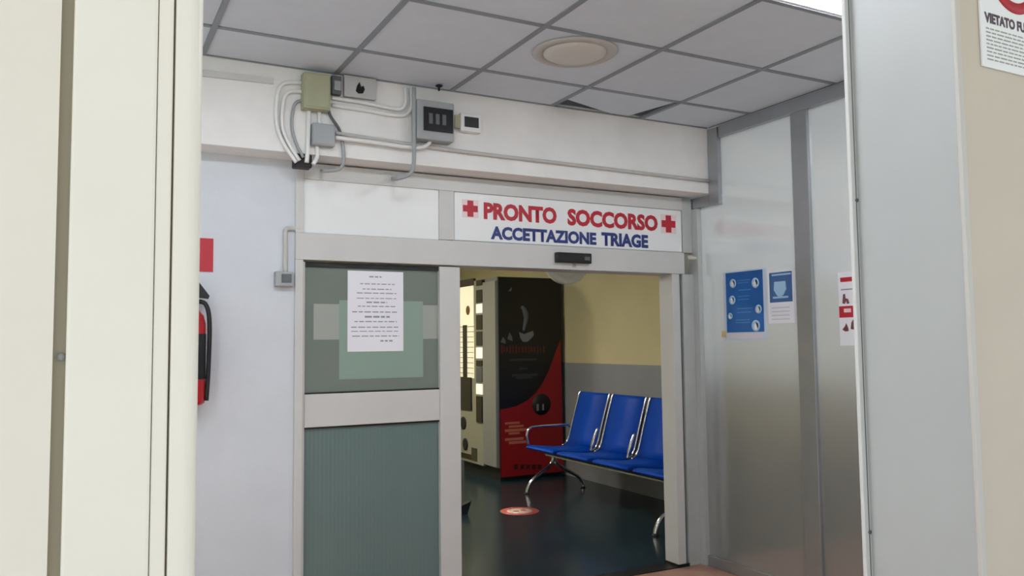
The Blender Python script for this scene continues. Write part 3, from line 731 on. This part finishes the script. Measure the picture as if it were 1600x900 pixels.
seat_src = back_src = None
for k in range(NS):
    ya = YFAR-k*PITCH_Y-0.03; yb = ya-PITCH_Y+0.075
    put('seat', sheet(prof[:7], yb, ya, 0.022), blue_seat, bn)
    put('backrest', sheet(prof[6:], yb, ya, 0.022), blue_seat, bn)
    for ye_ in (ya+0.008, yb-0.008):
        put('side_trim', G().tube([(x-0.004, ye_, z+0.002) for x, z in prof[5:]], 0.011, 8, 3), chrome, bn)
for ye_ in (YFAR, YFAR-NS*PITCH_Y+0.01):
    put('armrest', G().tube([(4.08, ye_, 0.455), (4.06, ye_, 0.56), (4.09, ye_, 0.628), (4.16, ye_, 0.645), (4.4, ye_, 0.645), (4.55, ye_, 0.64), (4.58, ye_, 0.62)], 0.014, 8, 5), chrome, bn)
for k in range(1, NS):
    ye_ = YFAR-k*PITCH_Y+0.008
    put('seat_bracket', G().tube([(4.44, ye_, 0.44), (4.46, ye_, 0.50), (4.50, ye_, 0.60), (4.53, ye_, 0.66)], [0.012]*4+[0.018]*4+[0.016]*4+[0.01], 8, 4), chrome, bn)
put('beam', G().box(4.27, 4.33, YFAR-NS*PITCH_Y, YFAR, 0.345, 0.405, bev=0.006), steel_dark, bn)
put('beam_trim', G().box(4.262, 4.27, YFAR-NS*PITCH_Y+0.02, YFAR-0.02, 0.348, 0.362), chrome, bn)
for yl in (YFAR-0.12, 0.78):
    put('leg', G().tube([(4.30, yl, 0.35), (4.27, yl, 0.27), (4.16, yl, 0.20), (4.05, yl, 0.13), (4.0, yl, 0.06), (3.985, yl, 0.012)], 0.018, 10, 5), chrome, bn)
    put('leg', G().tube([(4.30, yl, 0.35), (4.34, yl, 0.27), (4.45, yl, 0.20), (4.58, yl, 0.13), (4.64, yl, 0.06), (4.65, yl, 0.012)], 0.018, 10, 5), chrome, bn)
    for xx in (3.985, 4.65):
        put('foot_pad', G().lathe((xx, yl, 0.0), (0, 0, 1), [(0.026, 0), (0.026, 0.008), (0.016, 0.016)], 14), soft_black, bn)

# hanging round clock
cp = onY(884, 404, 1.0); cr = 40.5/FPX*(cp-CAM).dot(_f)
ck = thing('hanging_clock', 'round pale rimmed clock hanging in the waiting room behind the door header', 'clock', (cp.x, 1.0, cp.z))
put('rim', G().lathe((cp.x, 1.03, cp.z), (0, -1, 0), [(cr*0.9, 0), (cr, 0.01), (cr, 0.055), (cr*0.94, 0.065), (cr*0.72, 0.06), (cr*0.70, 0.05)], 40), mat('clock_rim', (236, 238, 232), 0.4), ck)
put('face', G().lathe((cp.x, 0.985, cp.z), (0, -1, 0), [(cr*0.72, 0), (cr*0.72, 0.004), (0, 0.0045)], 40), mat('clock_face', (196, 192, 160), 0.5), ck)
put('hour_hand', G().box(cp.x-0.006, cp.x+0.006, 0.978, 0.98, cp.z-0.01, cp.z+cr*0.4), black, ck)
put('minute_hand', G().box(cp.x-0.01, cp.x+cr*0.55, 0.976, 0.978, cp.z-0.004, cp.z+0.004), black, ck)
put('hanger', G().tube([(cp.x, 1.0, cp.z+cr*0.95), (cp.x, 1.0, 2.9)], 0.01, 8, 0), grey_pl, ck)

# floor sticker
fc = onZ(812, 798.5, 0.0)
fs = thing('floor_sticker', 'round red and white distancing sticker on the dark floor', 'sticker', (fc.x, fc.y, 0.0))
put('red_disc', G().lathe((fc.x, fc.y, 0.0), (0, 0, 1), [(0.175, 0), (0.175, 0.0015), (0.0, 0.0016)], 36), mat('sticker_red', (206, 96, 90), 0.5), fs)
put('white_ring', G().lathe((fc.x, fc.y, 0.0012), (0, 0, 1), [(0.115, 0), (0.115, 0.0012), (0.0, 0.0013)], 36), mat('sticker_white', (232, 206, 200), 0.5), fs)
for s in (-1, 1):
    put('foot_print', G().lathe((fc.x+0.035*s, fc.y, 0.0022), (0, 0, 1), [(0.028, 0), (0.028, 0.0012), (0.0, 0.0013)], 14), mat('sticker_red', (206, 96, 90)), fs)

# small dark thing at the edge of the leaf
wc = onZ(721, 803, 0.0)
wd = thing('door_wedge', 'small black wedge on the dark floor at the sliding door edge', 'wedge', (wc.x, wc.y, 0))
put('wedge_body', G().prism([(wc.x-0.16, wc.y-0.03, 0), (wc.x+0.045, wc.y-0.03, 0), (wc.x+0.085, wc.y-0.03, 0.11), (wc.x+0.05, wc.y-0.03, 0.095), (wc.x-0.16, wc.y-0.03, 0.03)], (0, 0.07, 0)), soft_black, wd)
